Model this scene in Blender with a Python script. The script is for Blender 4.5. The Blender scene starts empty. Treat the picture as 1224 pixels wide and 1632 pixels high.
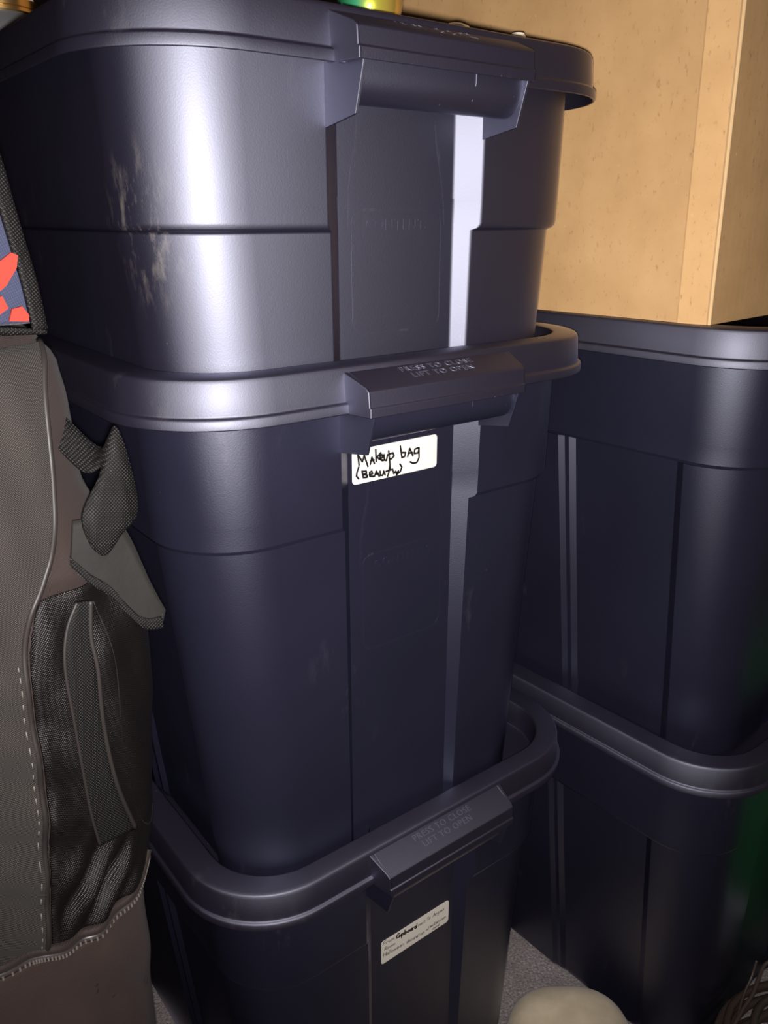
import bpy, bmesh, math, random
from mathutils import Vector, Matrix
random.seed(4)
S = 0.01                                    # all measures below are in centimetres
scene = bpy.context.scene
COL = scene.collection

# ------------------------------------------------------------------ camera, world, light, exposure
CAM_Z = 90.11
cam_data = bpy.data.cameras.new('camera')
cam = bpy.data.objects.new('camera', cam_data); COL.objects.link(cam)
cam_data.sensor_fit = 'HORIZONTAL'; cam_data.sensor_width = 36.0
cam_data.lens = 1313.4 / 1224 * 36.0
cam_data.clip_start = 0.01
cam.location = (0, 0, CAM_Z * S)
cam.rotation_euler = (math.radians(90 - 19.66), 0, 0)
scene.camera = cam

world = bpy.data.worlds.new('dim_room'); scene.world = world
world.use_nodes = True
bg = world.node_tree.nodes['Background']
bg.inputs[0].default_value = (1.0, 0.70, 0.68, 1); bg.inputs[1].default_value = 0.06

flash_data = bpy.data.lights.new('phone_flash', 'SPOT')
flash_data.energy = 44.0; flash_data.color = (1.0, 0.965, 0.945)
flash_data.shadow_soft_size = 0.006
flash_data.spot_size = math.radians(118); flash_data.spot_blend = 1.0
flash = bpy.data.objects.new('phone_flash', flash_data); COL.objects.link(flash)
flash.location = (0.0, 0.004, (CAM_Z - 0.8) * S)
flash.rotation_euler = (math.radians(90 - 12), 0, 0)

vs = scene.view_settings
vs.view_transform = 'Standard'; vs.look = 'None'; vs.gamma = 1.0; vs.use_curve_mapping = False
vs.exposure = 0.0

# ------------------------------------------------------------------ materials
MATS = {}
def new_mat(name):
    m = bpy.data.materials.new(name); m.use_nodes = True
    nt = m.node_tree
    b = nt.nodes['Principled BSDF']
    MATS[name] = m
    return m, nt, b
def N(nt, t, **kw):
    n = nt.nodes.new(t)
    for k, v in kw.items():
        if k in n.inputs.keys(): n.inputs[k].default_value = v
        else: setattr(n, k, v)
    return n
def ramp(nt, fac, stops):
    r = nt.nodes.new('ShaderNodeValToRGB')
    e = r.color_ramp.elements
    while len(e) < len(stops): e.new(0.5)
    for el, (p, c) in zip(e, stops):
        el.position = p; el.color = (*c, 1) if len(c) == 3 else c
    nt.links.new(fac, r.inputs[0])
    return r.outputs[0]
def coords(nt, scale=(1, 1, 1), rot=(0, 0, 0)):
    tc = nt.nodes.new('ShaderNodeTexCoord'); mp = nt.nodes.new('ShaderNodeMapping')
    mp.inputs['Scale'].default_value = scale; mp.inputs['Rotation'].default_value = rot
    nt.links.new(tc.outputs['Object'], mp.inputs['Vector'])
    return mp.outputs[0]
def noise(nt, vec, scale, detail=3, rough=0.5):
    n = N(nt, 'ShaderNodeTexNoise', Scale=scale, Detail=detail, Roughness=rough)
    nt.links.new(vec, n.inputs['Vector'])
    return n.outputs[0]
def bump(nt, b, h, strength, dist=0.001, prev=None):
    n = N(nt, 'ShaderNodeBump', Strength=strength, Distance=dist)
    nt.links.new(h, n.inputs['Height'])
    if prev is not None: nt.links.new(prev, n.inputs['Normal'])
    nt.links.new(n.outputs[0], b.inputs['Normal'])
    return n.outputs[0]
def mix(nt, fac, c1, c2):
    m = nt.nodes.new('ShaderNodeMix'); m.data_type = 'RGBA'
    for s, v in ((6, c1), (7, c2)):
        if isinstance(v, tuple): m.inputs[s].default_value = (*v, 1)
        else: nt.links.new(v, m.inputs[s])
    if isinstance(fac, float): m.inputs[0].default_value = fac
    else: nt.links.new(fac, m.inputs[0])
    return m.outputs[2]
def plain(name, col, rough=0.5, metal=0.0, spec=0.5):
    m, nt, b = new_mat(name)
    b.inputs['Base Color'].default_value = (*col, 1); b.inputs['Roughness'].default_value = rough
    b.inputs['Metallic'].default_value = metal; b.inputs['Specular IOR Level'].default_value = spec
    return m
def plastic(name, col, dust, rough, spec=0.5, dust_amt=1.0, scuff=None):
    m, nt, b = new_mat(name)
    v = coords(nt)
    big = noise(nt, v, 9, 2)
    base = mix(nt, ramp(nt, big, [(0.35, (0, 0, 0)), (0.7, (1, 1, 1))]), col, tuple(c * 1.18 for c in col))
    # faint scuffs and dust specks
    vv = coords(nt, (1.0, 1.0, 0.35))
    sc = noise(nt, vv, 55, 6, 0.65)
    wh = noise(nt, v, 5, 2)
    scm = ramp(nt, sc, [(0.60, (0, 0, 0)), (0.80, (1, 1, 1))])
    whm = ramp(nt, wh, [(0.48, (0, 0, 0)), (0.68, (1, 1, 1))])
    mul = N(nt, 'ShaderNodeMath', operation='MULTIPLY'); nt.links.new(scm, mul.inputs[0]); nt.links.new(whm, mul.inputs[1])
    m2 = N(nt, 'ShaderNodeMath', operation='MULTIPLY'); nt.links.new(mul.outputs[0], m2.inputs[0]); m2.inputs[1].default_value = 0.5 * dust_amt
    c1 = mix(nt, m2.outputs[0], base, dust)
    sp = N(nt, 'ShaderNodeTexVoronoi', Scale=60.0); nt.links.new(v, sp.inputs['Vector'])
    spm = ramp(nt, sp.outputs['Distance'], [(0.010, (1, 1, 1)), (0.028, (0, 0, 0))])
    m3 = N(nt, 'ShaderNodeMath', operation='MULTIPLY'); nt.links.new(spm, m3.inputs[0]); nt.links.new(whm, m3.inputs[1])
    cfin = mix(nt, m3.outputs[0], c1, tuple(min(1, x * 2) for x in dust))
    if scuff:                                            # rubbed, chalky scrape on one corner
        dn = N(nt, 'ShaderNodeVectorMath', operation='DISTANCE'); nt.links.new(coords(nt, (1, 1, 0.62)), dn.inputs[0])
        dn.inputs[1].default_value = (scuff[0], scuff[1], scuff[2] * 0.62)
        dm = ramp(nt, dn.outputs['Value'], [(0.006, (1, 1, 1)), (0.034, (0, 0, 0))])
        sn = noise(nt, coords(nt, (1, 1, 0.30), (0.35, 0.2, 0.0)), 130, 5, 0.7)
        sm_ = ramp(nt, sn, [(0.50, (0, 0, 0)), (0.72, (1, 1, 1))])
        mm = N(nt, 'ShaderNodeMath', operation='MULTIPLY'); nt.links.new(dm, mm.inputs[0]); nt.links.new(sm_, mm.inputs[1])
        cfin = mix(nt, mm.outputs[0], cfin, (0.12, 0.105, 0.095))
    nt.links.new(cfin, b.inputs['Base Color'])
    # satin moulded plastic: dull body colour under a wide soft sheen and a tighter gloss
    b.inputs['Roughness'].default_value = 0.9; b.inputs['Specular IOR Level'].default_value = 0.0
    nrm = bump(nt, b, noise(nt, v, 1000, 3, 0.6), 0.32, 0.0002)
    gl = []
    for r_ in (rough, rough * 0.68):
        g = N(nt, 'ShaderNodeBsdfAnisotropic', distribution='BECKMANN')
        g.inputs['Color'].default_value = (0.80, 0.815, 1.0, 1)
        g.inputs['Roughness'].default_value = r_; nt.links.new(nrm, g.inputs['Normal']); gl.append(g)
    gm = N(nt, 'ShaderNodeMixShader'); gm.inputs[0].default_value = 0.18
    nt.links.new(gl[0].outputs[0], gm.inputs[1]); nt.links.new(gl[1].outputs[0], gm.inputs[2])
    fr = N(nt, 'ShaderNodeFresnel'); fr.inputs['IOR'].default_value = spec; nt.links.new(nrm, fr.inputs['Normal'])
    ms = N(nt, 'ShaderNodeMixShader'); nt.links.new(fr.outputs[0], ms.inputs[0])
    nt.links.new(b.outputs[0], ms.inputs[1]); nt.links.new(gm.outputs[0], ms.inputs[2])
    nt.links.new(ms.outputs[0], nt.nodes['Material Output'].inputs['Surface'])
    return m
plastic('tote_plastic', (0.0098, 0.0096, 0.0182), (0.085, 0.08, 0.085), 0.505, 1.70)
plastic('tote_plastic_glossy', (0.0105, 0.0094, 0.0165), (0.085, 0.08, 0.085), 0.625, 2.12, scuff=(-0.173, 0.057, 0.107))
plastic('lid_plastic', (0.0110, 0.0096, 0.0160), (0.085, 0.078, 0.078), 0.62, 1.92)
plastic('lettering_plastic', (0.040, 0.037, 0.048), (0.15, 0.14, 0.14), 0.6, 2.2)

def cardboard(name, g):
    m, nt, b = new_mat(name)
    v = coords(nt)
    a = noise(nt, v, 14, 5, 0.6)
    base = ramp(nt, a, [(0.30, (0.46 * g, 0.27 * g, 0.115 * g)), (0.55, (0.53 * g, 0.318 * g, 0.14 * g)), (0.75, (0.58 * g, 0.355 * g, 0.165 * g))])
    f = noise(nt, coords(nt, (1, 1, 0.5)), 260, 4, 0.7)
    fib = mix(nt, ramp(nt, f, [(0.60, (0, 0, 0)), (0.72, (1, 1, 1))]), base, (0.27, 0.15, 0.068))
    f2 = noise(nt, coords(nt, (1, 1, 0.6)), 330, 3, 0.6)
    lt = mix(nt, ramp(nt, f2, [(0.70, (0, 0, 0)), (0.78, (0.7, 0.7, 0.7))]), fib, (0.52, 0.36, 0.20))
    nt.links.new(lt, b.inputs['Base Color'])
    b.inputs['Roughness'].default_value = 0.8; b.inputs['Specular IOR Level'].default_value = 0.25
    fl = N(nt, 'ShaderNodeTexWave', Scale=32.0, Distortion=0.2); nt.links.new(coords(nt, (1, 1, 0)), fl.inputs['Vector'])
    p = bump(nt, b, fl.outputs['Fac'], 0.02, 0.001)
    bump(nt, b, f, 0.12, 0.0006, p)
cardboard('cardboard', 0.75)
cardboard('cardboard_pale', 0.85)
plain('cardboard_edge', (0.52, 0.34, 0.17), 0.85, 0, 0.2)

def fabric(name, c1, c2, scale, ang, strength=0.5, rough=0.75, sheen=0.25, spec=0.3):
    m, nt, b = new_mat(name)
    v = coords(nt, (1, 0.2, 1), (0, ang, 0))
    w = N(nt, 'ShaderNodeTexWave', Scale=scale, Distortion=0.6); w.inputs['Detail'].default_value = 2
    nt.links.new(v, w.inputs['Vector'])
    w2 = N(nt, 'ShaderNodeTexWave', Scale=scale * 0.9, Distortion=0.6, bands_direction='Z')
    nt.links.new(v, w2.inputs['Vector'])
    ml = N(nt, 'ShaderNodeMath', operation='MULTIPLY'); nt.links.new(w.outputs['Fac'], ml.inputs[0]); nt.links.new(w2.outputs['Fac'], ml.inputs[1])
    big = noise(nt, coords(nt), 22, 4)
    col = mix(nt, ramp(nt, ml.outputs[0], [(0.1, (0, 0, 0)), (0.8, (1, 1, 1))]), c1, c2)
    col2 = mix(nt, ramp(nt, big, [(0.35, (0, 0, 0)), (0.75, (0.5, 0.5, 0.5))]), col, tuple(x * 1.7 for x in c1))
    lint = noise(nt, coords(nt), 420, 2)
    col3 = mix(nt, ramp(nt, lint, [(0.77, (0, 0, 0)), (0.82, (0.6, 0.6, 0.6))]), col2, (0.10, 0.09, 0.08))
    nt.links.new(col3, b.inputs['Base Color'])
    b.inputs['Roughness'].default_value = rough; b.inputs['Specular IOR Level'].default_value = spec
    b.inputs['Sheen Weight'].default_value = sheen; b.inputs['Sheen Roughness'].default_value = 0.5
    p = bump(nt, b, ml.outputs[0], strength, 0.0006)
    bump(nt, b, noise(nt, coords(nt), 60, 4), 0.25, 0.003, p)
    return m
fabric('bag_twill', (0.0080, 0.0062, 0.0056), (0.066, 0.055, 0.0485), 380, 0.75, 0.6, 0.7, 0.04, 0.2)
fabric('bag_nylon', (0.016, 0.0110, 0.0100), (0.032, 0.0230, 0.0210), 420, 0.1, 0.3, 0.6, 0.03, 0.15)
fabric('bag_base_cloth', (0.026, 0.0165, 0.0150), (0.060, 0.0400, 0.0360), 420, 0.1, 0.3, 0.6, 0.03, 0.2)
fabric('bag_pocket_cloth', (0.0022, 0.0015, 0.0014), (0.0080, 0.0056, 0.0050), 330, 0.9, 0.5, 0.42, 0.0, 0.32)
fabric('bag_flap_cloth', (0.0062, 0.0055, 0.0048), (0.0125, 0.0110, 0.0098), 520, 0.3, 0.2, 0.7, 0.03, 0.15)
fabric('webbing', (0.0012, 0.001, 0.001), (0.0175, 0.0150, 0.0138), 260, 0.6, 1.0, 0.6, 0.0, 0.25)
fabric('navy_print_cloth', (0.011, 0.013, 0.030), (0.020, 0.023, 0.048), 300, 0.4, 0.2, 0.7, 0.1)
plain('red_print', (0.27, 0.020, 0.012), 0.8, 0, 0.2)
plain('piping_vinyl', (0.016, 0.013, 0.012), 0.5, 0, 0.3)
plain('thread', (0.11, 0.095, 0.085), 0.6)
plain('zipper_plastic', (0.035, 0.028, 0.027), 0.35)
plain('label_paper', (0.60, 0.555, 0.49), 0.6, 0, 0.3)
plain('marker_ink', (0.006, 0.006, 0.007), 0.5)
plain('pen_ink', (0.06, 0.055, 0.055), 0.5)
plain('cable_rubber', (0.050, 0.033, 0.027), 0.45)
plain('white_plastic', (0.62, 0.61, 0.60), 0.4)
plain('silver_metal', (0.80, 0.78, 0.74), 0.18, 1.0)
plain('gold_metal', (0.72, 0.47, 0.18), 0.25, 1.0)
plain('cream_plastic', (0.75, 0.65, 0.50), 0.45)
plain('black_plastic', (0.015, 0.015, 0.016), 0.35)
plain('charcoal_paint', (0.05, 0.05, 0.052), 0.45)

def green():
    m, nt, b = new_mat('green_cloth')
    n = noise(nt, coords(nt), 120, 3)
    nt.links.new(ramp(nt, n, [(0.3, (0.015, 0.26, 0.03)), (0.7, (0.03, 0.40, 0.05))]), b.inputs['Base Color'])
    b.inputs['Roughness'].default_value = 0.7
green()
def iridescent():
    m, nt, b = new_mat('iridescent_glaze')
    tc = nt.nodes.new('ShaderNodeTexCoord'); sp = nt.nodes.new('ShaderNodeSeparateXYZ')
    nt.links.new(tc.outputs['Object'], sp.inputs[0])
    mr = N(nt, 'ShaderNodeMapRange'); mr.inputs[1].default_value = -0.02; mr.inputs[2].default_value = 0.02
    nt.links.new(sp.outputs[0], mr.inputs[0])
    c = ramp(nt, mr.outputs[0], [(0.0, (0.02, 0.22, 0.10)), (0.30, (0.10, 0.62, 0.28)), (0.50, (0.62, 0.66, 0.06)), (0.78, (0.62, 0.46, 0.08)), (1.0, (0.45, 0.26, 0.06))])
    nt.links.new(c, b.inputs['Base Color'])
    b.inputs['Metallic'].default_value = 0.75; b.inputs['Roughness'].default_value = 0.2
iridescent()
def suede():
    m, nt, b = new_mat('beige_suede')
    v = coords(nt)
    a = noise(nt, v, 45, 3)
    base = ramp(nt, a, [(0.3, (0.56, 0.46, 0.31)), (0.7, (0.70, 0.58, 0.41))])
    s = noise(nt, v, 75, 2)
    st = mix(nt, ramp(nt, s, [(0.68, (0, 0, 0)), (0.78, (0.5, 0.5, 0.5))]), base, (0.30, 0.24, 0.15))
    nt.links.new(st, b.inputs['Base Color']); b.inputs['Roughness'].default_value = 0.9
    b.inputs['Specular IOR Level'].default_value = 0.15; b.inputs['Sheen Weight'].default_value = 0.2
    bump(nt, b, noise(nt, v, 900, 3), 0.2, 0.0005)
suede()
plain('sole_rubber', (0.03, 0.026, 0.022), 0.7)
def carpet():
    m, nt, b = new_mat('carpet')
    v = coords(nt)
    a = noise(nt, v, 330, 4, 0.7); c = noise(nt, v, 28, 3)
    base = ramp(nt, a, [(0.32, (0.17, 0.145, 0.14)), (0.52, (0.37, 0.32, 0.31)), (0.72, (0.66, 0.60, 0.58))])
    nt.links.new(mix(nt, ramp(nt, c, [(0.4, (0, 0, 0)), (0.75, (0.55, 0.55, 0.55))]), base, (0.20, 0.17, 0.165)), b.inputs['Base Color'])
    b.inputs['Roughness'].default_value = 1.0; b.inputs['Specular IOR Level'].default_value = 0.1
    bump(nt, b, a, 0.9, 0.004)
carpet()
def wall_mat():
    m, nt, b = new_mat('wall_paint')
    n = noise(nt, coords(nt), 40, 4)
    nt.links.new(ramp(nt, n, [(0.3, (0.085, 0.075, 0.068)), (0.7, (0.10, 0.09, 0.082))]), b.inputs['Base Color'])
    b.inputs['Roughness'].default_value = 0.9
    bump(nt, b, noise(nt, coords(nt), 300, 3), 0.15, 0.001)
wall_mat()

# ------------------------------------------------------------------ mesh helpers (centimetres in, metres out)
def mesh_data(name, verts, faces, smooth=True):
    me = bpy.data.meshes.new(name)
    me.from_pydata([(x * S, y * S, z * S) for x, y, z in verts], [], faces)
    bm = bmesh.new(); bm.from_mesh(me)
    if name in ('embossed_words', 'contents_panel'): bmesh.ops.remove_doubles(bm, verts=bm.verts, dist=2e-6)
    bmesh.ops.recalc_face_normals(bm, faces=bm.faces); bm.to_mesh(me); bm.free()
    if smooth:
        for p in me.polygons: p.use_smooth = True
    me.update()
    return me
def link(name, me, mat, parent=None):
    o = bpy.data.objects.new(name, me)
    if mat and not me.materials: me.materials.append(MATS[mat])
    COL.objects.link(o); o.parent = parent
    return o
def obj(name, verts, faces, mat, parent=None, bevel=0.0, seg=2, angle=30, smooth=True):
    me = mesh_data(name, verts, faces, smooth)
    o = link(name, me, mat, parent)
    if bevel: add_bevel(o, bevel, seg, angle)
    elif smooth:
        me.set_sharp_from_angle(angle=math.radians(angle))
    return o
def add_bevel(o, w, seg=2, angle=30):
    b = o.modifiers.new('bevel', 'BEVEL'); b.width = w * S; b.segments = seg
    b.limit_method = 'ANGLE'; b.angle_limit = math.radians(angle); b.harden_normals = True
def empty(name, loc, rz=0.0):
    o = bpy.data.objects.new(name, None); COL.objects.link(o)
    o.empty_display_size = 0.05
    o.location = tuple(c * S for c in loc); o.rotation_euler = (0, 0, math.radians(rz))
    return o
def tag(o, label, cat, group=None):
    o['label'] = label; o['category'] = cat
    if group: o['group'] = group
    return o
def loft(rings, cap0=True, cap1=True, closed=True):
    n = len(rings[0]); V = [p for r in rings for p in r]; F = []
    for i in range(len(rings) - 1):
        for j in range(n if closed else n - 1):
            k = (j + 1) % n
            F.append((i * n + j, i * n + k, (i + 1) * n + k, (i + 1) * n + j))
    if cap0: F.append(tuple(range(n)))
    if cap1: F.append(tuple((len(rings) - 1) * n + j for j in range(n)))
    return V, F
def extrude(poly, axis_pts):
    """poly: list of (a,b); axis_pts: function(a,b,t)->xyz for t=0,1"""
    n = len(poly)
    V = [axis_pts(a, b, 0) for a, b in poly] + [axis_pts(a, b, 1) for a, b in poly]
    F = [tuple(range(n)), tuple(range(n, 2 * n))] + [(i, (i + 1) % n, n + (i + 1) % n, n + i) for i in range(n)]
    return V, F
def join(*parts):
    V = []; F = []
    for v, f in parts:
        o = len(V); V += v; F += [tuple(i + o for i in q) for q in f]
    return V, F
def box(x0, x1, y0, y1, z0, z1):
    return extrude([(x0, y0), (x1, y0), (x1, y1), (x0, y1)], lambda a, b, t: (a, b, z1 if t else z0))
def tube(pts, r, n=8, caps=True):
    pts = [Vector(p) for p in pts]; rings = []
    up = Vector((0, 0, 1)); prev = None
    for i, p in enumerate(pts):
        t = (pts[min(i + 1, len(pts) - 1)] - pts[max(i - 1, 0)]).normalized()
        if prev is None:
            a = t.cross(up)
            if a.length < 1e-4: a = t.cross(Vector((1, 0, 0)))
        else: a = prev - t * prev.dot(t)
        a.normalize(); b = t.cross(a); prev = a
        rr = r[i] if isinstance(r, (list, tuple)) else r
        rings.append([tuple(p + (a * math.cos(2 * math.pi * k / n) + b * math.sin(2 * math.pi * k / n)) * rr) for k in range(n)])
    return loft(rings, caps, caps)
def lathe(profile, n=32, c=(0, 0, 0)):
    rings = [[(c[0] + r * math.cos(2 * math.pi * k / n), c[1] + r * math.sin(2 * math.pi * k / n), c[2] + z) for k in range(n)] for r, z in profile]
    return loft(rings)
def catmull(P, m=6):
    P = [Vector(p) for p in P]; out = []
    for i in range(len(P) - 1):
        p0 = P[max(i - 1, 0)]; p1 = P[i]; p2 = P[i + 1]; p3 = P[min(i + 2, len(P) - 1)]
        for k in range(m):
            t = k / m
            out.append(0.5 * ((2 * p1) + (p2 - p0) * t + (2 * p0 - 5 * p1 + 4 * p2 - p3) * t * t + (3 * p1 - p0 - 3 * p2 + p3) * t ** 3))
    out.append(P[-1]); return out
def strokes(lines, width, to3d, thick=0.012, dots=True):
    """pen strokes: flat little ribbons with round dots at the joints"""
    parts = []
    for ln in lines:
        pts = [Vector(p) for p in ln]
        for a, b in zip(pts, pts[1:]):
            dvec = b - a
            if dvec.length < 1e-5: continue
            nrm = Vector((-dvec.y, dvec.x)).normalized() * width / 2
            q = [a + nrm, a - nrm, b - nrm, b + nrm]
            parts.append(extrude([(p.x, p.y) for p in q], lambda x, y, t: to3d(x, y, thick * t)))
        for p in (pts if dots else []):
            parts.append(extrude([(p.x + width / 2 * math.cos(k * math.pi / 4), p.y + width / 2 * math.sin(k * math.pi / 4)) for k in range(8)], lambda x, y, t: to3d(x, y, thick * t)))
    return join(*parts)
def text_mesh(body, size, to3d, depth=0.04, bold=0.0):
    """embossed capital letters from the built-in font; to3d maps (x,y,h) in cm"""
    cu = bpy.data.curves.new('letters', 'FONT'); cu.body = body; cu.size = 1.0
    cu.align_x = 'CENTER'; cu.extrude = 0.5; cu.offset = bold; cu.resolution_u = 3; cu.space_character = 1.12
    to = bpy.data.objects.new('letters', cu); COL.objects.link(to)
    bpy.context.view_layer.update()
    me = bpy.data.meshes.new_from_object(to.evaluated_get(bpy.context.evaluated_depsgraph_get()))
    V = [to3d(v.co.x * size, v.co.y * size, (v.co.z + 0.5) * depth) for v in me.vertices]
    F = [tuple(p.vertices) for p in me.polygons]
    bpy.data.objects.remove(to); bpy.data.curves.remove(cu); bpy.data.meshes.remove(me)
    return V, F

# ------------------------------------------------------------------ setting
def structure(name, v_f, mat):
    o = obj(name, *v_f, mat, smooth=False); o['kind'] = 'structure'; return o
structure('floor', box(-160, 200, -60, 190, -4, 0), 'carpet')
structure('wall_back', box(-160, 200, 186, 190, 0, 240), 'wall_paint')
structure('wall_left', box(-100, -96, -60, 186, 0, 240), 'wall_paint')

# ------------------------------------------------------------------ storage totes
TW = 40.6; TL = 60.7; TA = TW / 2
def lid_ring(ins_f, ins_s, R, w, n=14):
    P = []
    aa = TA - ins_s; v0 = ins_f; v1 = TL - ins_f
    for cx, cy, t0 in ((-aa + R, v0 + R, math.pi), (aa - R, v0 + R, 1.5 * math.pi), (aa - R, v1 - R, 0), (-aa + R, v1 - R, 0.5 * math.pi)):
        for i in range(n + 1):
            t = t0 + i / n * math.pi / 2
            P.append((cx + R * math.cos(t), cy + R * math.sin(t), w))
    return P
def body_ring(fi, si, R, w, pan, shift=0.0, uo=None, cr=3.52, ui=4.98, n=12, groove=0.0):
    """plan outline of the tub at height w below the lid top"""
    if uo is None: uo = 6.3 - 1.1 * (fi - 2.3)
    aa = TA - si; L_ = TL
    front = [(-uo, fi), (-ui - groove, cr), (ui + groove, cr), (uo, fi)]
    # recessed panels in the long side (front half, then mirrored)
    nv = fi + R + 0.08
    half = [(nv, 0), (nv + 1.0, pan), (20.7 + shift, pan), (21.25 + shift, pan * 0.45), (21.75 + shift, pan * 0.45), (22.3 + shift, 0)]
    side = [(v, dp) for v, dp in half] + [(L_ - v, dp) for v, dp in reversed(half)]
    P = []
    def arc(cx, cy, t0):
        for i in range(n + 1):
            t = t0 + i / n * math.pi / 2
            P.append((cx + R * math.cos(t), cy + R * math.sin(t), w))
    arc(-aa + R, fi + R, math.pi)
    P.extend((u, v, w) for u, v in front)
    arc(aa - R, fi + R, 1.5 * math.pi)
    P.extend((aa - dp, v, w) for v, dp in side)
    arc(aa - R, L_ - fi - R, 0)
    P.extend((u, L_ - v, w) for u, v in reversed(front))
    arc(-aa + R, L_ - fi - R, 0.5 * math.pi)
    P.extend((-aa + dp, v, w) for v, dp in reversed(side))
    return P
def tote_body_mesh(H):
    pk = 0.0 if H < 30 else 1.0
    def at(w):                                           # tapered lower tub
        k = (-w - 12.4) / 29.0
        return 2.6 + 0.35 * k, 2.8 + 2.45 * k, 6.0 - 0.9 * k, -1.3 * k
    R = []
    R.append(body_ring(2.10, 2.05, 6.1, -0.6, 0))
    R.append(body_ring(2.13, 2.28, 6.0, -10.0, 0))
    R.append(body_ring(2.13, 2.29, 6.0, -10.06, 0, groove=0.03))
    R.append(body_ring(2.15, 2.34, 6.0, -11.7, 0))
    R.append(body_ring(2.28, 2.48, 5.9, -11.98, 0))
    f, s, r, sh = at(-12.4)
    R.append(body_ring(f, s, r, -12.14, 0.75 * pk, sh))
    for w in ((-20.0,) if H < 30 else (-22.0, -32.0)):
        f, s, r, sh = at(w); R.append(body_ring(f, s, r, w, 0.7 * pk, sh))
    f, s, r, sh = at(-H + 1.0); R.append(body_ring(f, s, r, -H + 1.0, 0.6 * pk, sh))
    R.append(body_ring(f + 0.18, s + 0.2, r - 0.15, -H + 0.4, 0.5 * pk, sh))
    R.append(body_ring(f + 0.6, s + 0.65, r - 0.5, -H, 0.25 * pk, sh))
    R = [[(x, y, z + H) for x, y, z in q] for q in R]
    return mesh_data('tote_body', *loft(R, cap0=False, cap1=True))
def lid_mesh():
    Rc = 7.88
    prof = [(2.95, 3.3, -2.7), (2.55, 2.95, -2.6), (2.38, 2.78, -0.15), (2.25, 2.65, 0.0), (0.80, 0.80, 0.0), (0.52, 0.52, -0.1),
            (0.40, 0.40, -0.35), (0.26, 0.26, -2.32), (0.06, 0.06, -2.40), (0.0, 0.0, -2.5), (0.0, 0.0, -3.08), (0.2, 0.2, -3.08),
            (0.45, 0.45, -2.4), (0.65, 0.65, -0.5), (2.15, 2.5, -0.4), (2.35, 2.75, -2.85), (2.9, 3.3, -2.95)]
    rings = [lid_ring(a, b, Rc - (a + b) / 2 * 0.95, w) for a, b, w in prof]
    return mesh_data('lid', *loft(rings))
def tab_parts(back):
    def P(u, v, w): return (-u, TL - v, w) if back else (u, v, w)
    outer = [(0.75, -0.28), (0.45, -0.42), (-1.50, -1.18), (-1.74, -1.42), (-1.82, -2.40), (-1.93, -2.46), (-1.93, -3.08), (-1.73, -3.08), (-1.60, -2.4), (-1.50, -1.62), (-1.3, -1.42), (0.75, -0.62)]
    h = 6.97
    top = extrude(outer, lambda a, b, t: P(h if t else -h, a, b))
    def cheek(s):
        poly = [(0.75, -0.28), (0.45, -0.42), (-1.50, -1.18), (-1.74, -1.42), (-1.82, -2.40), (-1.93, -2.46), (-1.93, -3.08), (0.3, -3.08), (0.75, -3.0)]
        def f(a, b, t):
            k = (a + 1.93) / 2.6                         # cheeks splay a little towards the rim
            u = h - 0.2 + 0.201 * t + 0.45 * k * (1 if t else 0.6)
            return P(s * u, a, b)
        return extrude(poly, f)
    return join(top, cheek(-1), cheek(1))
def handle_parts(back):
    def P(u, v, w): return (-u, TL - v, w) if back else (u, v, w)
    outer = [(-1.30, -2.45)] + [(-1.30 + 1.55 * (1 - math.cos(t)), -3.45 - 1.68 * math.sin(t)) for t in [k * math.pi / 2 / 7 for k in range(8)]] + [(0.95, -5.02)]
    inner = [(0.9, -4.72), (0.25, -4.83)] + [(-1.02 + 1.27 * (1 - math.cos(t)), -3.4 - 1.4 * math.sin(t)) for t in [k * math.pi / 2 / 5 for k in range(4, -1, -1)]] + [(-1.02, -2.45)]
    bar = extrude(outer + inner, lambda a, b, t: P(6.42 if t else -6.42, a, b))
    rib = extrude([(-1.36, -2.6), (-1.34, -3.5), (-1.0, -4.5), (-0.7, -4.2), (-1.1, -3.4), (-1.1, -2.6)], lambda a, b, t: P(2.3 + 0.06 * t, a, b))
    fins = []
    for s in (-1, 1):
        poly = [(2.9, -1.4), (-1.0, -1.5), (-1.78, -2.6), (-1.72, -3.2), (-0.92, -5.72), (2.3, -6.25), (2.9, -6.2)]
        fins.append(extrude(poly, lambda a, b, t: P(s * (6.38 + 0.2 * t), a, b)))
    return join(bar, rib, *fins)
LID_ME = lid_mesh()
TAB_ME = [mesh_data('lid_tab', *tab_parts(b)) for b in (False, True)]
HANDLE_ME = [mesh_data('handle', *handle_parts(b)) for b in (False, True)]
BODY_ME = {h: tote_body_mesh(h) for h in (42.0, 42.6, 22.8)}
def tab_text_to3d(x, y, hgt, line):
    # sloped top of the tab runs from (0.45,-0.42) to (-1.5,-1.18) in (v, w)
    s = 0.16 + 0.42 * line - y / 2.09
    s = max(min(s, 1.1), -0.1)
    return (x, 0.45 - 1.95 * s - hgt * 0.36, -0.42 - 0.76 * s + hgt * 0.93)
def words_mesh(depth):
    return mesh_data('embossed_words', *join(
        text_mesh('PRESS TO CLOSE', 0.78, lambda x, y, h: tab_text_to3d(x, y, h, 0.55), depth, 0.0),
        text_mesh('LIFT TO OPEN', 0.78, lambda x, y, h: tab_text_to3d(x, y, h, 1.45), depth, 0.0)), smooth=False)
TXT_ME = {42.0: words_mesh(0.03), 42.6: words_mesh(0.03), 22.8: words_mesh(0.007)}    # worn nearly flat on the shallow tote
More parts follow.
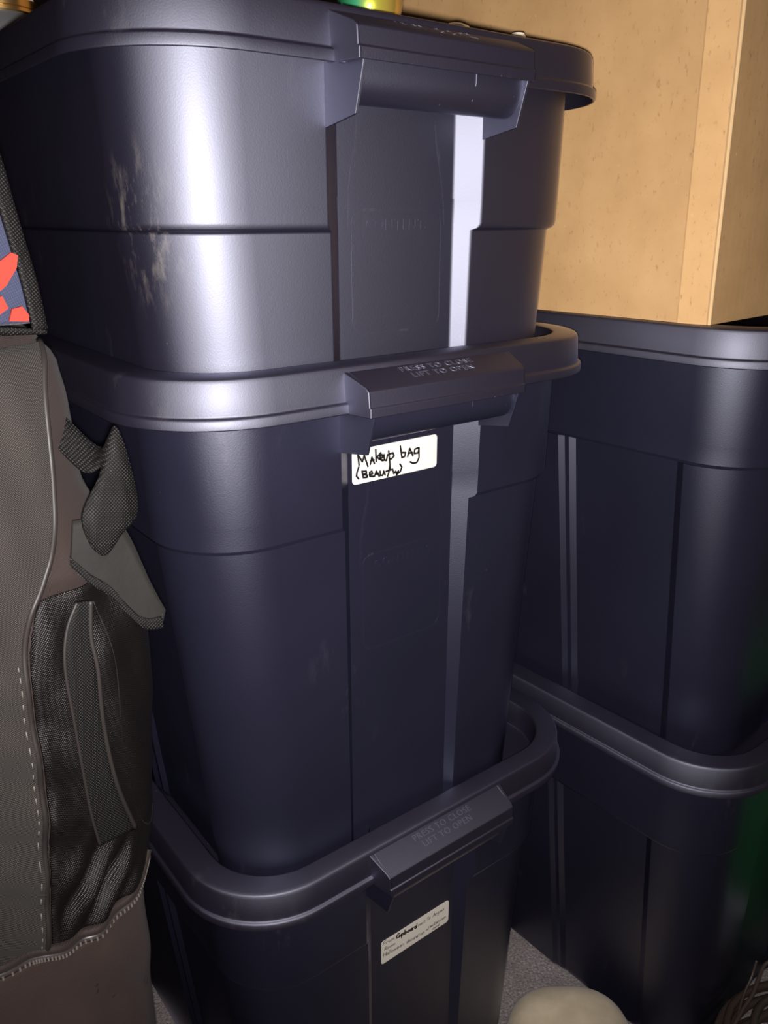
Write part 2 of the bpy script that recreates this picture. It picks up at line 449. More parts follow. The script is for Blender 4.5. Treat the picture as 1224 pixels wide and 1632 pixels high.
def rounded_frame(u0, u1, w0, w1, r, n=6):
    out = []
    for cx, cy, t0 in ((u1 - r, w1 - r, 0), (u0 + r, w1 - r, 90), (u0 + r, w0 + r, 180), (u1 - r, w0 + r, 270)):
        for i in range(n + 1):
            t = math.radians(t0 + 90 * i / n); out.append((cx + r * math.cos(t), cy + r * math.sin(t)))
    out.append(out[0]); return out
def contents_mesh(top):
    v0 = 3.516
    fr = strokes([rounded_frame(-3.75, 3.95, top - 8.0, top, 0.9)], 0.16, lambda x, y, h: (x, v0 - h, y), 0.012, False)
    neck = strokes([[(-3.2, top + 5.4), (-3.3, top + 4.2), (-3.7, top + 2.6), (-3.95, top + 1.0), (-4.0, top - 1.0)], [(3.3, top + 5.4), (3.45, top + 4.0), (3.8, top + 2.5), (4.15, top + 0.8), (4.3, top - 1.0)]], 0.22, lambda x, y, h: (x, v0 - h, y), 0.008, False)
    tx = text_mesh('CONTENTS', 0.98, lambda x, y, h: (x + 0.1, v0 - h, y + top - 1.25), 0.014, 0.0)
    return join(fr, neck, tx)

def make_tote(x, y, zlid, yaw, H, label, contents=None, mat='tote_plastic'):
    t = empty('storage_tote', (x, y, zlid - H), yaw)
    tag(t, label, 'storage tote', 'lidded navy storage totes')
    b = link('body', BODY_ME[H], mat, t); add_bevel(b, 0.14, 2, 24)
    for k in (0, 1):
        h = link('handle', HANDLE_ME[k].copy(), mat, t); h.location.z = H * S; add_bevel(h, 0.07, 2, 30)
    l = link('lid', LID_ME, 'lid_plastic', t); l.location.z = H * S; add_bevel(l, 0.10, 2, 40)
    for k in (0, 1):
        tb = link('lid_tab', TAB_ME[k], 'lid_plastic', l); add_bevel(tb, 0.13, 3, 25)
    link('embossed_words', TXT_ME[H], 'lettering_plastic' if H > 30 else 'lid_plastic', l)
    if contents is not None:
        c = obj('contents_panel', *contents_mesh(contents), mat, t, smooth=False); c.location.z = H * S
    return t
Z0 = 42.0; Z1 = 81.3; Z2 = 101.39
tote_low = make_tote(4.93, 57.49, Z0, 37.73, 42.0, 'tall navy lidded tote at the foot of the front stack, with small wordy label')
tote_mid = make_tote(3.54, 56.26, Z1, 37.46, 42.0, 'tall navy lidded tote in the middle of the front stack, label reading Makeup bag', -15.0)
tote_top = make_tote(3.04, 56.34, Z2, 37.34, 22.8, 'shallow navy lidded tote on top of the front stack', -10.8, 'tote_plastic_glossy')
make_tote(46.57, 73.21, Z0, 39.83, 42.0, 'tall navy lidded tote on the carpet at right, under another tote')
make_tote(45.18, 74.57, Z1 + 0.6, 41.22, 42.6, 'tall navy lidded tote at right, directly under the cardboard box')

# ---- sticker labels with handwriting
def sticker(parent, H, corners, lines, width, ink, extra=None):
    """corners: (u0,u1,w0,w1) on the recessed front panel"""
    u0, u1, w0, w1 = corners
    v0 = 3.50
    poly = rounded_frame(u0, u1, w0, w1, 0.28, 5)[:-1]
    s = obj('label_sticker', *extrude(poly, lambda a, b, t: (a, v0 - 0.03 * t, b)), 'label_paper', parent, smooth=False)
    s.location.z = H * S; s['label'] = 'white paper label with handwriting'
    o = obj('handwriting', *strokes(lines, width, lambda a, b, h: (a, v0 - 0.03 - h, b), 0.008), ink, s, smooth=False)
    if extra:
        obj('handwriting', *strokes(extra, 0.13, lambda a, b, h: (a, v0 - 0.03 - h, b), 0.008), 'marker_ink', s, smooth=False)
    return s
MAKEUP = [[(-4.15, -7.07), (-4.09, -7.49), (-4.05, -7.84)], [(-4.15, -7.07), (-3.91, -7.39), (-3.75, -7.65), (-3.58, -7.2), (-3.42, -7.64), (-3.26, -8.08)], [(-3.05, -7.96), (-2.91, -7.45), (-2.68, -7.96)], [(-3.0, -7.69), (-2.72, -7.69)], [(-2.56, -6.93), (-2.51, -7.84)], [(-2.09, -7.25), (-2.46, -7.53), (-1.94, -7.88)], [(-2.26, -7.7), (-1.92, -7.62), (-2.0, -7.4), (-2.17, -7.48), (-2.13, -7.76), (-1.83, -7.88)], [(-1.81, -7.45), (-1.77, -7.86), (-1.58, -7.93), (-1.48, -7.51)], [(-1.38, -7.23), (-1.28, -7.98), (-1.23, -8.62)], [(-1.32, -7.49), (-0.98, -7.45), (-0.87, -7.7), (-1.11, -7.88), (-1.28, -7.87)], [(-0.29, -7.05), (-0.13, -7.96), (0.13, -7.92), (0.21, -7.63), (-0.09, -7.58)], [(0.42, -7.97), (0.61, -7.38), (0.93, -8.0)], [(0.51, -7.73), (0.86, -7.74)], [(1.46, -7.46), (1.1, -7.52), (1.04, -7.84), (1.43, -7.86), (1.51, -7.46), (1.52, -8.25), (1.33, -8.58), (0.97, -8.6), (0.67, -8.43)], [(-4.08, -7.97), (-4.24, -8.36), (-4.29, -8.62), (-4.09, -8.86)], [(-3.79, -8.33), (-3.68, -8.84)], [(-3.79, -8.36), (-3.42, -8.4), (-3.39, -8.58), (-3.67, -8.6), (-3.3, -8.74), (-3.35, -8.88), (-3.68, -8.84)], [(-3.14, -8.73), (-2.85, -8.7), (-2.93, -8.49), (-3.12, -8.56), (-3.1, -8.85), (-2.76, -8.92)], [(-2.68, -8.94), (-2.51, -8.57), (-2.24, -9.01)], [(-2.59, -8.8), (-2.32, -8.79)], [(-2.17, -8.63), (-2.13, -8.96), (-1.92, -9.0), (-1.83, -8.69), (-1.7, -9.01)], [(-1.26, -8.34), (-1.36, -8.88), (-1.47, -9.16)], [(-1.62, -8.75), (-1.0, -8.7)], [(-0.97, -8.81), (-0.88, -9.06), (-0.71, -8.9), (-0.65, -9.1), (-0.45, -8.92), (-0.49, -9.12)], [(-0.32, -8.43), (-0.13, -8.68), (-0.27, -9.01), (-0.62, -9.18)]]
sticker(tote_mid, 42.0, (-4.64, 3.29, -9.25, -6.68), MAKEUP, 0.155, 'marker_ink')
# single-stroke handwriting for the wordier label
GL = {'F': '0,0 0,1 .55,1|0,.5 .4,.5', 'r': '0,0 .02,.5|.02,.35 .2,.52 .38,.5', 'o': '.2,.5 .02,.3 .1,.02 .35,.05 .42,.35 .2,.5', 'm': '0,0 .02,.5|.02,.4 .2,.5 .25,0|.25,.4 .45,.5 .5,0',
      'C': '.55,.9 .3,1 .02,.6 .1,.1 .5,.05', 'u': '0,.5 .05,.05 .3,.05 .4,.5|.4,.5 .45,0', 'p': '0,.5 0,-.45|0,.45 .3,.5 .35,.15 0,.05', 'b': '0,1 0,0 .3,.05 .35,.4 0,.45', 'a': '.38,.45 .1,.5 0,.15 .2,0 .38,.4|.38,.5 .45,0',
      'd': '.38,.4 .1,.5 0,.15 .2,0 .38,.2|.4,1 .42,0', 'n': '0,0 .02,.5|.02,.4 .25,.52 .35,.4 .38,0', 'e': '.02,.28 .4,.3 .3,.52 .05,.4 .1,.02 .42,.1', 'x': '0,.5 .4,0|.4,.5 0,0', 't': '.15,.9 .18,.05 .35,.03|0,.6 .38,.62',
      'T': '0,.8 .55,.85|.28,.82 .28,0', 'A': '0,0 .28,1 .55,0|.1,.4 .45,.4', 'g': '.38,.45 .1,.5 0,.15 .3,.1 .38,.5 .35,-.4 .05,-.4', 'i': '.1,.5 .12,0|.1,.7 .12,.72', 's': '.35,.5 .05,.42 .3,.2 .02,.02', 'R': '0,0 .02,1 .45,.9 .4,.55 .02,.5 .5,0',
      'H': '0,0 .02,1|.5,0 .5,1|.02,.5 .5,.52', 'l': '.1,1 .12,0', 'w': '0,.5 .12,0 .25,.4 .38,0 .5,.5', 'c': '.38,.45 .1,.5 0,.2 .15,0 .4,.08', '+': '0,.3 .4,.3|.2,.55 .2,.05', '/': '0,-.1 .15,1'}
def write(word, p0, p1, hgt):
    """word from baseline start p0 to baseline end p1"""
    adv = []; x = 0
    gw = {'m': .62, 'l': .26, 'i': .26, '/': .26, 'w': .62, 'r': .45}
    for ch in word: adv.append(x); x += gw.get(ch, .56)
    k = (p1[0] - p0[0]) / x; dy = (p1[1] - p0[1]) / x; out = []
    for ch, a in zip(word, adv):
        for st in GL[ch].split('|'):
            pts = [tuple(map(float, q.split(','))) for q in st.split()]
            out.append([(p0[0] + (a + px) * k + 0.05 * py, p0[1] + (a + px) * dy + py * hgt) for px, py in pts])
    return out
pen = []
for w_, a_, b_, h_ in (('From', (-3.65, -15.0), (-2.30, -15.1), .42), ('next', (0.55, -15.42), (1.5, -15.46), .40), ('To', (1.62, -15.4), (2.15, -15.4), .40), ('Angies', (2.4, -15.42), (3.95, -15.45), .42),
                       ('Room', (-3.5, -15.7), (-2.2, -15.8), .36), ('Halloween', (-3.62, -16.42), (-1.1, -16.58), .46), ('decoration', (-0.86, -16.6), (1.4, -16.78), .44), ('+/', (1.55, -16.66), (1.98, -16.66), .4),
                       ('extension', (2.08, -16.55), (4.15, -16.55), .36), ('cord', (2.4, -17.0), (3.3, -17.02), .3)):
    pen += write(w_, a_, b_, h_)
sticker(tote_low, 42.0, (-3.86, 4.45, -17.22, -14.52), pen, 0.05, 'pen_ink', write('Cupboard', (-2.1, -15.2), (0.45, -15.45), .5))

# ------------------------------------------------------------------ cardboard box on the right-hand tote
bx = empty('cardboard_box', (26.03, 67.46, 81.92), 43.0)
tag(bx, 'large plain brown cardboard box on the right-hand tote stack', 'cardboard box')
BW, BL, BH = 36.0, 42.5, 42.0
def lean(p): return (p[0] - 0.016 * p[2], p[1] + 0.013 * p[2], p[2])
def panel(name, pts, th, mat='cardboard', z0=0.0, z1=BH):
    """pts: plan polyline, thickened to its left"""
    n = len(pts); P = [Vector(p) for p in pts]; off = []
    for i in range(n):
        d = (P[min(i + 1, n - 1)] - P[max(i - 1, 0)]).normalized()
        off.append(P[i] + Vector((-d.y, d.x)) * th)
    poly = [(p.x, p.y) for p in P] + [(p.x, p.y) for p in reversed(off)]
    V, F = extrude(poly, lambda a, b, t: lean((a, b, z1 if t else z0)))
    return obj(name, V, F, mat, bx, bevel=0.06, seg=2)
# left face carries a slightly proud, creased band beside the corner, coloured paler than the panels
panel('side_panel', [(0.0, BL), (0.0, 2.6)], 0.45)
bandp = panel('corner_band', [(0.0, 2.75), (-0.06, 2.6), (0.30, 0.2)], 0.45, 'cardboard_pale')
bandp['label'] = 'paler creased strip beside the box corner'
panel('side_panel', [(0.55, 0.0), (BW, 0.0)], 0.45)
panel('side_panel', [(BW, 0.0), (BW, BL)], 0.45)
panel('side_panel', [(BW, BL), (0.0, BL)], 0.45)
crease = [(0.26, 0.25), (0.12, 0.04), (0.30, -0.10), (0.62, -0.04), (0.62, 0.3), (0.40, 0.42)]
obj('corner_crease', *extrude(crease, lambda a, b, t: lean((a, b, BH if t else 0.0))), 'cardboard_edge', bx, bevel=0.06)
V, F = box(0.5, BW - 0.5, 0.6, BL / 2 - 0.1, 0.1, 0.55); obj('bottom_flap', V, F, 'cardboard', bx, smooth=False)
V, F = box(0.5, BW - 0.5, BL / 2 + 0.1, BL - 0.5, 0.1, 0.55); obj('bottom_flap', V, F, 'cardboard', bx, smooth=False)
for s in (0, 1):
    V, F = box(0.5, BW - 0.5, (0.4, BL / 2 + 0.1)[s], (BL / 2 - 0.1, BL - 0.4)[s], BH + 0.0, BH + 0.45)
    obj('top_flap', [lean(p) for p in V], F, 'cardboard', bx, smooth=False)

# ------------------------------------------------------------------ black bag standing beside the stack
def lerp_tab(t, x):
    if x <= t[0][0]: return t[0][1]
    for (x0, y0), (x1, y1) in zip(t, t[1:]):
        if x <= x1:
            s = (x - x0) / (x1 - x0); s = s * s * (3 - 2 * s)
            return y0 + (y1 - y0) * s
    return t[-1][1]
BAG_R = [(0, -22.6), (28, -22.4), (35, -23.3), (45, -23.1), (48.5, -23.0), (51, -22.3), (54, -21.8), (59, -21.3), (63, -20.9), (67.5, -20.8), (71, -21.9), (74.5, -22.9), (77, -23.6), (81, -23.7), (83, -23.9), (84.6, -24.8), (85.4, -26.0)]
BAG_UC, BAG_VC = -40.0, 5.0
def bag_B(z): return 7.0 if z < 78 else 7.0 * math.sqrt(max(0.05, 1 - ((z - 78) / 8.2) ** 2))
def wrinkle(u, z):
    g = lambda c, s, x: math.exp(-((x - c) / s) ** 2)
    w = 0.0
    # diagonal folds gathered below the side handle, above the zip
    q = (u + 25.6) * 0.80 + (z - 52.5) * -0.60
    w += 0.62 * math.sin(q * 3.3) * g(52.3, 2.6, z) * g(-26.6, 2.4, u)
    # long soft diagonal creases on the main face
    w += 0.26 * math.sin((u * 0.7 + z) * 1.5 + 0.6) * g(60, 9, z) * g(-31, 3, u)
    w += 0.14 * math.sin((u * 1.0 - z * 0.7) * 1.3) * g(70, 4, z)
    # sag below the zip
    w += 0.45 * math.sin((u + 0.9 * z) * 0.9) * g(42, 5, z) * g(-27, 5, u)
    w += 0.12 * math.sin(u * 2.3 + z * 0.4)
    return w
def bag_F(u, z, wr=True):
    A = lerp_tab(BAG_R, z) - BAG_UC
    k = min(abs(u - BAG_UC) / A, 0.999)
    v = BAG_VC - bag_B(z) * (1 - k ** 3.2) ** (1 / 3.2)
    return v - (wrinkle(u, z) if wr else 0)
bag = empty('black_bag', (3.54, 56.26, 0), 37.46)
tag(bag, 'big black fabric bag with side handle standing left of the front stack', 'bag')
PIPE = [(-24.9, 84.15), (-25.56, 81.97), (-25.91, 79.58), (-26.25, 76.33), (-26.75, 73.87), (-27.44, 72.46), (-28.42, 70.92), (-29.04, 68.49), (-29.2, 65.19), (-29.25, 61.26), (-29.45, 58.02), (-30.02, 53.07), (-30.39, 50.28)]
ZIP = [(-22.9, 50.6), (-23.4, 49.9), (-24.3, 49.4), (-26.27, 49.21), (-28.78, 49.44), (-30.44, 49.93), (-31.98, 50.31), (-36, 50.9), (-44, 51), (-56, 50.5)]
def on_bag(P, off=0.0, m=5):
    return [(p.x, bag_F(p.x, p.y) - off, p.y) for p in catmull([Vector((a, b)) for a, b in P], m)]
def bag_body():
    rings = []; n = 96
    zs = [0, 0.8, 2] + [2 + 1.0 * k for k in range(1, 34)] + [36 + 0.5 * k for k in range(0, 98)] + [85.2, 85.4]
    zs = sorted(set(round(z, 2) for z in zs if z <= 85.4))
    for z in zs:
        A = lerp_tab(BAG_R, z) - BAG_UC; B = bag_B(z)
        if z < 2: A -= (2 - z) * 0.9; B -= (2 - z) * 0.5
        r = []
        for k in range(n):
            t = 2 * math.pi * k / n
            c, s = math.cos(t), math.sin(t)
            # superellipse, denser towards the right-hand front edge
            m = (abs(c) ** 3.2 + abs(s) ** 3.2) ** (-1 / 3.2)
            u = BAG_UC + A * c * m; v = BAG_VC + B * s * m
            f = max(0.0, -s * m)
            under = 0.32 if 49.5 < z < 71.6 and u > -30.2 else 0.0    # sits back behind the pocket cloth
            r.append((u, v - (wrinkle(u, z) - under) * f, z))
        rings.append(r)
    return loft(rings)
obj('main_body', *bag_body(), 'bag_nylon', bag, angle=180)
def pipe_u(z):
    for (a, b), (c, d_) in zip(PIPE, PIPE[1:]):
        if d_ <= z <= b: return c + (a - c) * (z - d_) / (b - d_)
    return PIPE[0][0] if z > PIPE[0][1] else PIPE[-1][0]
def face_panel():
    zs = [50.3 + (84.1 - 50.3) * k / 70 for k in range(71)]; nu = 40; rows = []
    pc = catmull([Vector(p) for p in PIPE], 8)
    for z in zs:
        pu = min(pc, key=lambda q: abs(q.y - z)).x
        row = []
        for j in range(nu + 1):
            u = pu - 0.05 - 20 * (j / nu) ** 1.6
            row.append((u, bag_F(u, z) - 0.28, z))
        rows.append(row)
    m = nu + 1; V = [p for r in rows for p in r]; F = []
    for i in range(70):
        for j in range(nu): F.append((i * m + j, i * m + j + 1, (i + 1) * m + j + 1, (i + 1) * m + j))
    return V, F
fp = obj('front_panel', *face_panel(), 'bag_twill', bag, angle=180)
sm = fp.modifiers.new('thick', 'SOLIDIFY'); sm.thickness = 0.3 * S; sm.offset = -1
obj('piping', *tube(on_bag(PIPE, 0.22, 6), 0.17, 8), 'piping_vinyl', bag, angle=180)
# row of stitches beside the piping
st = on_bag([(a - 0.35, b) for a, b in PIPE[7:]], 0.31, 9)
parts = [tube([st[i], st[i + 1]], 0.035, 5) for i in range(0, len(st) - 1, 2)]
obj('stitching', *join(*parts), 'thread', bag, angle=180)
# zip: tape, coil teeth and a rolled welt above it
zp = on_bag(ZIP, 0.10, 10)
obj('zip_welt', *tube([(x, y - 0.12, z + 0.42) for x, y, z in zp], 0.30, 8), 'bag_nylon', bag, angle=180)
zc = on_bag(ZIP[:8], 0.16, 24)
zt = obj('zipper', *join(tube([(x, y - 0.02, z - 0.12) for x, y, z in zp], 0.26, 6)), 'zipper_plastic', bag, angle=180)
parts = []
for i in range(0, len(zc), 3):
    x, y, z = zc[i]; parts.append(box(x - 0.05, x + 0.05, y - 0.30, y - 0.1, z - 0.26, z - 0.06))
obj('zipper_teeth', *join(*parts), 'thread', zt, smooth=False)
# ribbon helper: two edges in (u, v, z)
def ribbon(name, E0, E1, mat, parent, th=0.18, m=8, sub=3):
    a = catmull(E0, m); b = catmull(E1, m); V = []; F = []; c = sub + 1
    for p, q in zip(a, b):
        for k in range(c): V.append(tuple(p + (q - p) * k / sub))
    for i in range(len(a) - 1):
        for k in range(sub): F.append((i * c + k, i * c + k + 1, (i + 1) * c + k + 1, (i + 1) * c + k))
    o = obj(name, V, F, mat, parent, angle=180)
    s = o.modifiers.new('thick', 'SOLIDIFY'); s.thickness = th * S; s.offset = 0
    return o
lp = ribbon('webbing_loop', [(-26.4, 2.6, 80.9), (-24.75, -0.8, 77.9), (-23.91, -1.7, 78.1), (-25.46, -2.7, 76.2), (-25.27, -2.7, 74.5), (-24.71, -2.4, 73.7)],
            [(-25.2, 2.9, 81.6), (-23.6, -0.5, 78.9), (-22.79, -1.4, 79.95), (-22.45, -2.2, 75.9), (-23.6, -2.5, 74.6), (-24.40, -2.4, 73.65)], 'webbing', bag, 0.16)
# folded cloth flap with bound lower edge
fl0 = [(-25.72, -1.9, 75.1), (-26.0, -2.1, 74.2), (-26.15, -2.2, 73.44)]
def flap_mesh():
    top = [(-25.7, -1.7, 75.6), (-24.4, -1.9, 75.5), (-23.2, -1.9, 74.7), (-22.33, -2.5, 71.6), (-21.75, -2.7, 69.8)]
    bot = [(-26.2, -2.1, 73.4), (-25.4, -2.3, 72.3), (-24.5, -2.5, 71.4), (-23.2, -2.8, 69.4), (-22.05, -2.9, 69.05)]
    return top, bot
t_, b_ = flap_mesh()
ribbon('cloth_flap', t_, b_, 'bag_flap_cloth', bag, 0.22, 8, 6)
ribbon('flap_binding', [(x - 0.02, y - 0.16, z + 0.55) for x, y, z in b_], [(x, y - 0.18, z - 0.08) for x, y, z in b_], 'webbing', bag, 0.14, 8, 3)
# dark pocket panel on the side of the bag
def pocket():
    rows = []; pc = catmull([Vector(p) for p in PIPE], 8); n = 30
    for i in range(51):
        z = 49.7 + (71.6 - 49.7) * i / 50
        pu = min(pc, key=lambda q_: abs(q_.y - z)).x + 0.3
        ru = lerp_tab(BAG_R, z) - 0.02
        rows.append([(pu + (ru - pu) * (1 - (1 - j / n) ** 1.7), 0, z) for j in range(n + 1)])
    V = [(u, bag_F(u, z) - 0.13, z) for r in rows for u, _, z in r]; m = n + 1
    F = [(i * m + j, i * m + j + 1, (i + 1) * m + j + 1, (i + 1) * m + j) for i in range(50) for j in range(n)]
    return V, F
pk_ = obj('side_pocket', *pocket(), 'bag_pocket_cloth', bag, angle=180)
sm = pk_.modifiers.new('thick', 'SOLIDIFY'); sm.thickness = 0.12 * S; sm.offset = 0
# cloth of the base below the zip
def base_cloth():
    rows = []; n = 30; zc_ = catmull([Vector(p) for p in ZIP], 10)
    for i in range(41):
        row = []
        for j in range(n + 1):
            k = j / n; f_ = i / 40
            z0 = 24.0; ru = lerp_tab(BAG_R, z0 + (49 - z0) * f_) - 0.03
            u = -44 + (ru + 44) * (1 - (1 - k) ** 1.8)
            zt_ = min(zc_, key=lambda q_: abs(q_.x - u)).y - 0.1
            z = z0 + (zt_ - z0) * f_
            row.append((u, bag_F(min(u, lerp_tab(BAG_R, z) - 0.03), z) - 0.08, z))
        rows.append(row)
    m = n + 1; V = [p for r in rows for p in r]
    return V, [(i * m + j, i * m + j + 1, (i + 1) * m + j + 1, (i + 1) * m + j) for i in range(40) for j in range(n)]
bc_ = obj('base_cloth', *base_cloth(), 'bag_base_cloth', bag, angle=180)
sm = bc_.modifiers.new('thick', 'SOLIDIFY'); sm.thickness = 0.1 * S; sm.offset = 0
# side handle: a long padded webbing strap stitched at both ends
HL = [(-26.0, 71.04), (-26.75, 69.73), (-27.17, 67.71), (-27.11, 64.18), (-26.89, 58.6), (-26.54, 55.38)]
HR = [(-25.3, 70.92), (-25.54, 68.86), (-25.45, 66.92), (-25.51, 63.32), (-25.18, 59.21), (-24.2, 55.0)]
def lift(P, o): return [(a, bag_F(a, b) - o, b) for a, b in P]
hd = ribbon('side_handle', lift(HL, 0.55), lift(HR, 0.75), 'webbing', bag, 0.28, 8, 4)
obj('handle_binding', *tube([Vector(p) for p in catmull(lift(HL, 0.62), 8)], 0.10, 6), 'piping_vinyl', hd, angle=180)
obj('handle_binding', *tube([Vector(p) for p in catmull(lift(HR, 0.85), 8)], 0.14, 6), 'piping_vinyl', hd, angle=180)
# stitched pocket edge beside the handle
obj('pocket_seam', *tube(on_bag([(-24.9, 70.4), (-24.2, 66.5), (-24.3, 61), (-24.0, 57), (-23.4, 54.4), (-22.7, 53.5), (-22.3, 54.4)], 0.06, 8), 0.13, 6), 'piping_vinyl', bag, angle=180)
obj('pocket_seam', *tube(on_bag([(-26.5, 55.3), (-25.9, 54.4), (-25.0, 53.9), (-24.1, 53.5), (-23.4, 53.4), (-22.6, 53.7)], 0.05, 8), 0.11, 6), 'piping_vinyl', bag, angle=180)

# ------------------------------------------------------------------ patterned bag lying on top of the black one
pb = empty('patterned_bag', (3.54, 56.26, 0), 37.46)
tag(pb, 'navy and red patterned cloth bag with black webbing edge, lying on the black bag', 'bag')
EDGE = [(85.35, -25.75), (87.24, -25.95), (89.2, -26.25), (90.8, -26.5), (92.85, -26.8), (98, -27.8), (104, -29.4)]
def pb_body():
    rings = []
    for z in [85.35, 86, 87.24, 88.2, 89.2, 90.8, 92.85, 95, 98, 101, 104]:
        e = lerp_tab(EDGE, z); k = 0.0 if z > 86 else 0.3
        rings.append([(-46, -0.6 + k, z), (-40, -1.2 + k, z), (-32, -1.3 + k, z), (e - 0.5, -0.95 + k, z), (e, -0.8 + k, z), (e + 0.25, 0.2, z), (e, 6.5, z), (-32, 8.5, z), (-40, 8.5, z), (-46, 8, z)])
    return loft(rings)
obj('cloth_body', *pb_body(), 'navy_print_cloth', pb, bevel=0.25, seg=3)
def band(d0, d1, off):
    return [(lerp_tab(EDGE, z) + d0, off, z) for z in (85.1, 87.24, 89.2, 90.8, 92.85, 98, 104)], [(lerp_tab(EDGE, z) + d1, off + 0.3, z) for z in (85.1, 87.24, 89.2, 90.8, 92.85, 98, 104)]
e0, e1 = band(-0.40, 0.30, -1.12)
ribbon('edge_webbing', e0, e1, 'webbing', pb, 0.22, 6, 3)
ribbon('edge_webbing', [(-46, -1.2, 85.8), (-36, -1.45, 85.75), (-30, -1.4, 85.6), (-27.5, -1.3, 85.35), (-25.5, -1.0, 85.05)], [(-46, -0.9, 85.2), (-36, -1.2, 85.2), (-30, -1.15, 85.1), (-27.5, -1.1, 85.0), (-25.5, -0.9, 84.9)], 'webbing', pb, 0.18, 6, 2)
red = [[(-28.4, 86.5), (-27.7, 86.75), (-27.1, 87.2), (-26.55, 87.95), (-26.42, 88.5), (-26.7, 88.62), (-27.3, 88.2), (-28.2, 87.8)], [(-28.4, 85.9), (-27.55, 85.95), (-27.15, 86.2), (-27.35, 86.75), (-28.4, 86.35)], [(-27.2, 85.62), (-26.35, 85.55), (-26.3, 85.85), (-26.55, 86.25), (-27.0, 86.15)],
       [(-29, 89), (-28.2, 88.9), (-27.6, 90.6), (-28.3, 90.8)], [(-31, 88), (-30, 86.6), (-29.2, 86.6), (-29.8, 88.3)], [(-28.6, 92.5), (-27.7, 93.4), (-27.8, 94.5), (-28.8, 94)], [(-32, 92), (-30.6, 92.6), (-30, 94.6), (-31.4, 94.2)]]
for pg in red:
    obj('red_patch', *extrude(pg, lambda a, b, t: (a, -1.20 - 0.16 * t, b)), 'red_print', pb, smooth=False)

# ------------------------------------------------------------------ small things on the top lid (frame of the top tote)
def on_top(name, u, v, label, cat):
    t = math.radians(37.34); z = Z2 - 2.68
    x = 3.04 + u * math.cos(t) - v * math.sin(t); y = 56.34 + u * math.sin(t) + v * math.cos(t)
    return tag(empty(name, (x, y, z), 0), label, cat)
j = on_top('glazed_ornament', -0.4, 6.0, 'shiny green and gold round ornament on the topmost lid', 'ornament')
obj('glazed_bowl', *lathe([(0.9, 0), (1.1, 0.3), (1.5, 1.2), (1.85, 2.6), (2.05, 3.9), (2.1, 4.4), (2.0, 4.9), (1.75, 5.3), (1.5, 5.4)], 40), 'iridescent_glaze', j, angle=60)
obj('dark_cap', *lathe([(1.3, 5.3), (1.62, 5.35), (1.66, 5.9), (1.6, 6.6), (1.2, 6.9)], 40), 'black_plastic', j, angle=40)
k = on_top('metal_tin', 7.0, 6.0, 'small domed silver metal lid peeking over the topmost tote lid', 'tin')
obj('domed_lid', *lathe([(1.35, 2.9), (1.42, 3.15), (1.3, 3.55), (0.95, 3.9), (0.5, 4.08), (0.1, 4.13)], 32), 'silver_metal', k, angle=60)
obj('tin_base', *lathe([(1.2, 0), (1.2, 2.85), (1.34, 2.92)], 32), 'white_plastic', k, angle=40)
c = on_top('small_bottle', 15.2, 8.0, 'tiny cream coloured bottle top at the right end of the topmost lid', 'bottle')
obj('bottle_body', *lathe([(0.9, 0), (0.95, 0.2), (0.95, 2.8), (0.6, 3.4), (0.5, 3.6)], 24), 'cream_plastic', c, angle=40)
obj('cap', *lathe([(0.6, 3.5), (0.62, 4.5), (0.5, 4.7)], 24), 'cream_plastic', c, angle=40)
g = on_top('gold_rimmed_tin', -15.4, 35.0, 'dark round tin with a gold rim at the left end of the topmost lid', 'tin')
obj('tin_drum', *lathe([(2.5, 0), (2.65, 0.2), (2.65, 6.6), (2.6, 6.7)], 48), 'charcoal_paint', g, angle=40)
obj('gold_rim', *lathe([(2.6, 6.4), (2.85, 6.5), (2.85, 6.75), (2.78, 6.8), (2.85, 6.85), (2.85, 7.35), (2.65, 7.5)], 48), 'gold_metal', g, angle=40)
obj('cream_lid', *lathe([(2.5, 7.4), (2.6, 7.6), (2.5, 9.0), (2.1, 9.3)], 48), 'cream_plastic', g, angle=40)

# ------------------------------------------------------------------ beige slipper on the carpet
sl = empty('slipper', (21.0, 73.4, 0), 180)
tag(sl, 'rounded beige suede toe of a slipper on the carpet between the stacks', 'slipper')
def slip_ring(s, base, topk, inset=0.0, flat=False):
    # s: distance from the toe tip; returns half ring over the foot
    wdt = (7.3 * (1 - max(0, 1 - s / 7.5) ** 2.7) ** (1 / 2.7) if s < 7.5 else 7.3 - 0.018 * (s - 7.5) ** 1.6) - inset
    return max(wdt, 0.05)
def slipper_upper():
    rings = []
    for i in range(31):
        s = 0.02 + 29.0 * (i / 30) ** 1.5
        w_ = slip_ring(s, 0, 0)
        e = (1 - max(0, 1 - s / 5.5) ** 2.6) ** (1 / 2.6) if s < 5.5 else 1.0
        h = 1.6 + (5.0 + 0.05 * s) * e
        if s > 26: h *= math.sqrt(max(0.1, 1 - ((s - 26) / 3.4) ** 2))
        r = []
        for k in range(25):
            t = math.pi * k / 24
            cx, sz = math.cos(t), math.sin(t)
            m = (abs(cx) ** 2.8 + abs(sz) ** 2.8) ** (-1 / 2.8)
            r.append((w_ * cx * m, s, 1.2 + (h - 1.2) * sz * m))
        rings.append(r)
    return loft(rings)
obj('upper', *slipper_upper(), 'beige_suede', sl, angle=60)
def sole():
    left = []; right = []
    for i in range(31):
        s = 0.0 + 29.3 * (i / 30) ** 1.5
        w_ = slip_ring(max(s, 0.02), 0, 0) + 0.12
        right.append((w_, s - 0.15)); left.append((-w_, s - 0.15))
    return extrude(right + left[::-1], lambda a, b, t: (a, b, 1.25 if t else 0.0))
obj('sole', *sole(), 'sole_rubber', sl, smooth=False)
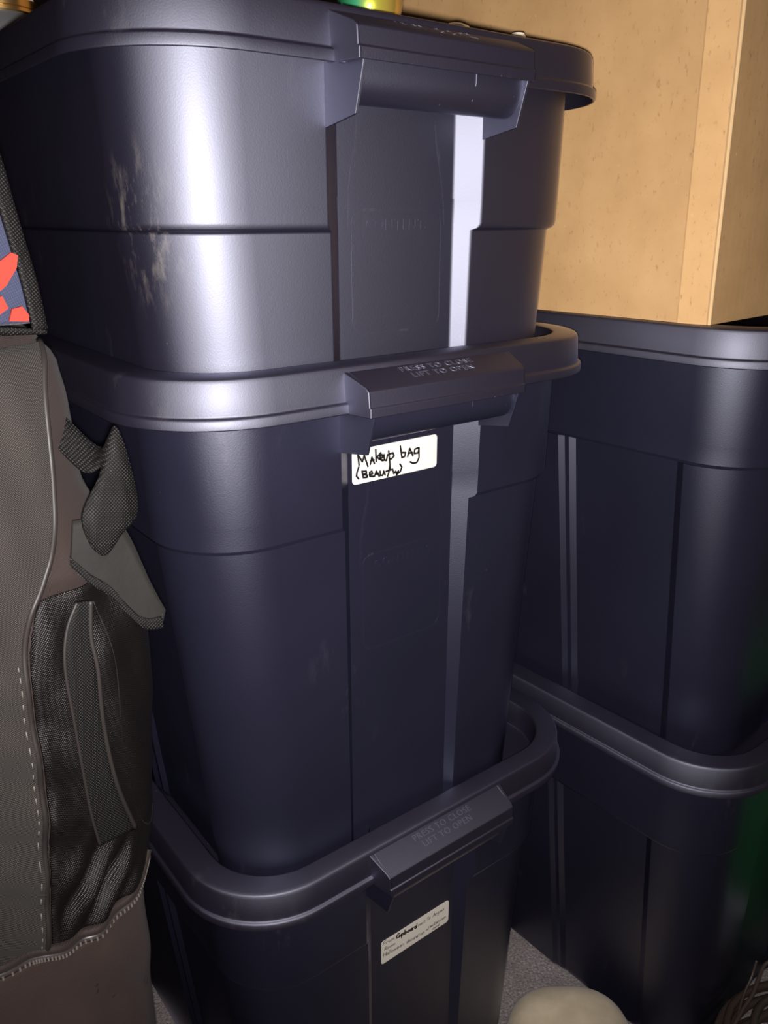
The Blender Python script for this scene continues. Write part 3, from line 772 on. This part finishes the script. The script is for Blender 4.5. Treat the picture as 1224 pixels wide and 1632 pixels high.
obj('collar', *tube([(4.6 * math.cos(t), 19.5 + 7.2 * math.sin(t), 7.4 + 0.4 * math.sin(t)) for t in [2 * math.pi * q / 40 for q in range(41)]], 0.75, 8), 'beige_suede', sl, angle=60)

# ------------------------------------------------------------------ coil of cable, white cup, green bag at the right
co = empty('cable_coil', (46.2, 62.2, 0), 0)
tag(co, 'coil of thin dark brown cable on the floor before the right-hand tote', 'cable')
pts = []
turns = 9
for i in range(turns * 36 + 1):
    t = 2 * math.pi * i / 36; q = i / 36
    r = 9.5 + 0.75 * math.sin(q * 2.1) - (1.6 if int(q) % 3 == 2 else 0)
    pts.append((r * math.cos(t) + 0.4 * math.sin(q * 1.7), r * math.sin(t) * 0.98 + 0.3 * math.cos(q * 2.3), 0.5 + q * 0.85 + 0.35 * math.sin(t * 2 + q)))
obj('cable_loop', *tube(pts, 0.42, 8), 'cable_rubber', co, angle=180)
obj('cable_end', *tube([Vector(p) for p in catmull([(-9.2, 2.0, 8.2), (-7.2, 4.0, 8.9), (-5.5, 5.5, 9.6), (-3.4, 8.0, 10.8), (-1.5, 8.3, 11.6)], 8)], 0.22, 8), 'cable_rubber', co, angle=180)
obj('cable_end', *tube([Vector(p) for p in catmull([(-8.2, 3.0, 8.6), (-6.6, 5.4, 9.2), (-5.2, 6.9, 10.4), (-4.6, 7.6, 12.0)], 8)], 0.15, 8), 'cable_rubber', co, angle=180)
cp = empty('white_cup', (44.9, 70.0, 8.6), 0)
tag(cp, 'white cup half out of frame at the lower right edge', 'cup')
obj('cup_wall', *lathe([(1.1, 0), (1.2, 0.3), (1.75, 5.6), (1.9, 6.0), (1.8, 6.1), (1.6, 5.6), (1.1, 0.6)], 32), 'white_plastic', cp, angle=40)
gb = empty('green_bag', (69.0, 76.0, 0), 25)
tag(gb, 'green bag past the right edge, showing as a green reflection on the lower right tote', 'bag')
def soft_box(w_, d_, h_, n=40):
    rings = []
    for z, k in ((0, .92), (0.6, 1), (h_ * .4, 1.04), (h_ * .8, .98), (h_, .92), (h_ + 0.6, .8)):
        r = []
        for i in range(n):
            t = 2 * math.pi * i / n; cx, sy = math.cos(t), math.sin(t)
            m = (abs(cx) ** 5 + abs(sy) ** 5) ** (-1 / 5)
            r.append((w_ / 2 * cx * m * k, d_ / 2 * sy * m * k, z))
        rings.append(r)
    return loft(rings)
obj('bag_body', *soft_box(26, 16, 36), 'green_cloth', gb, angle=50)
for s in (-1, 1):
    obj('bag_handle', *tube([(5 * math.cos(t), s * 3.5, 35.5 + 8 * math.sin(t)) for t in [math.pi * q / 20 for q in range(21)]], 0.45, 8), 'green_cloth', gb, angle=180)
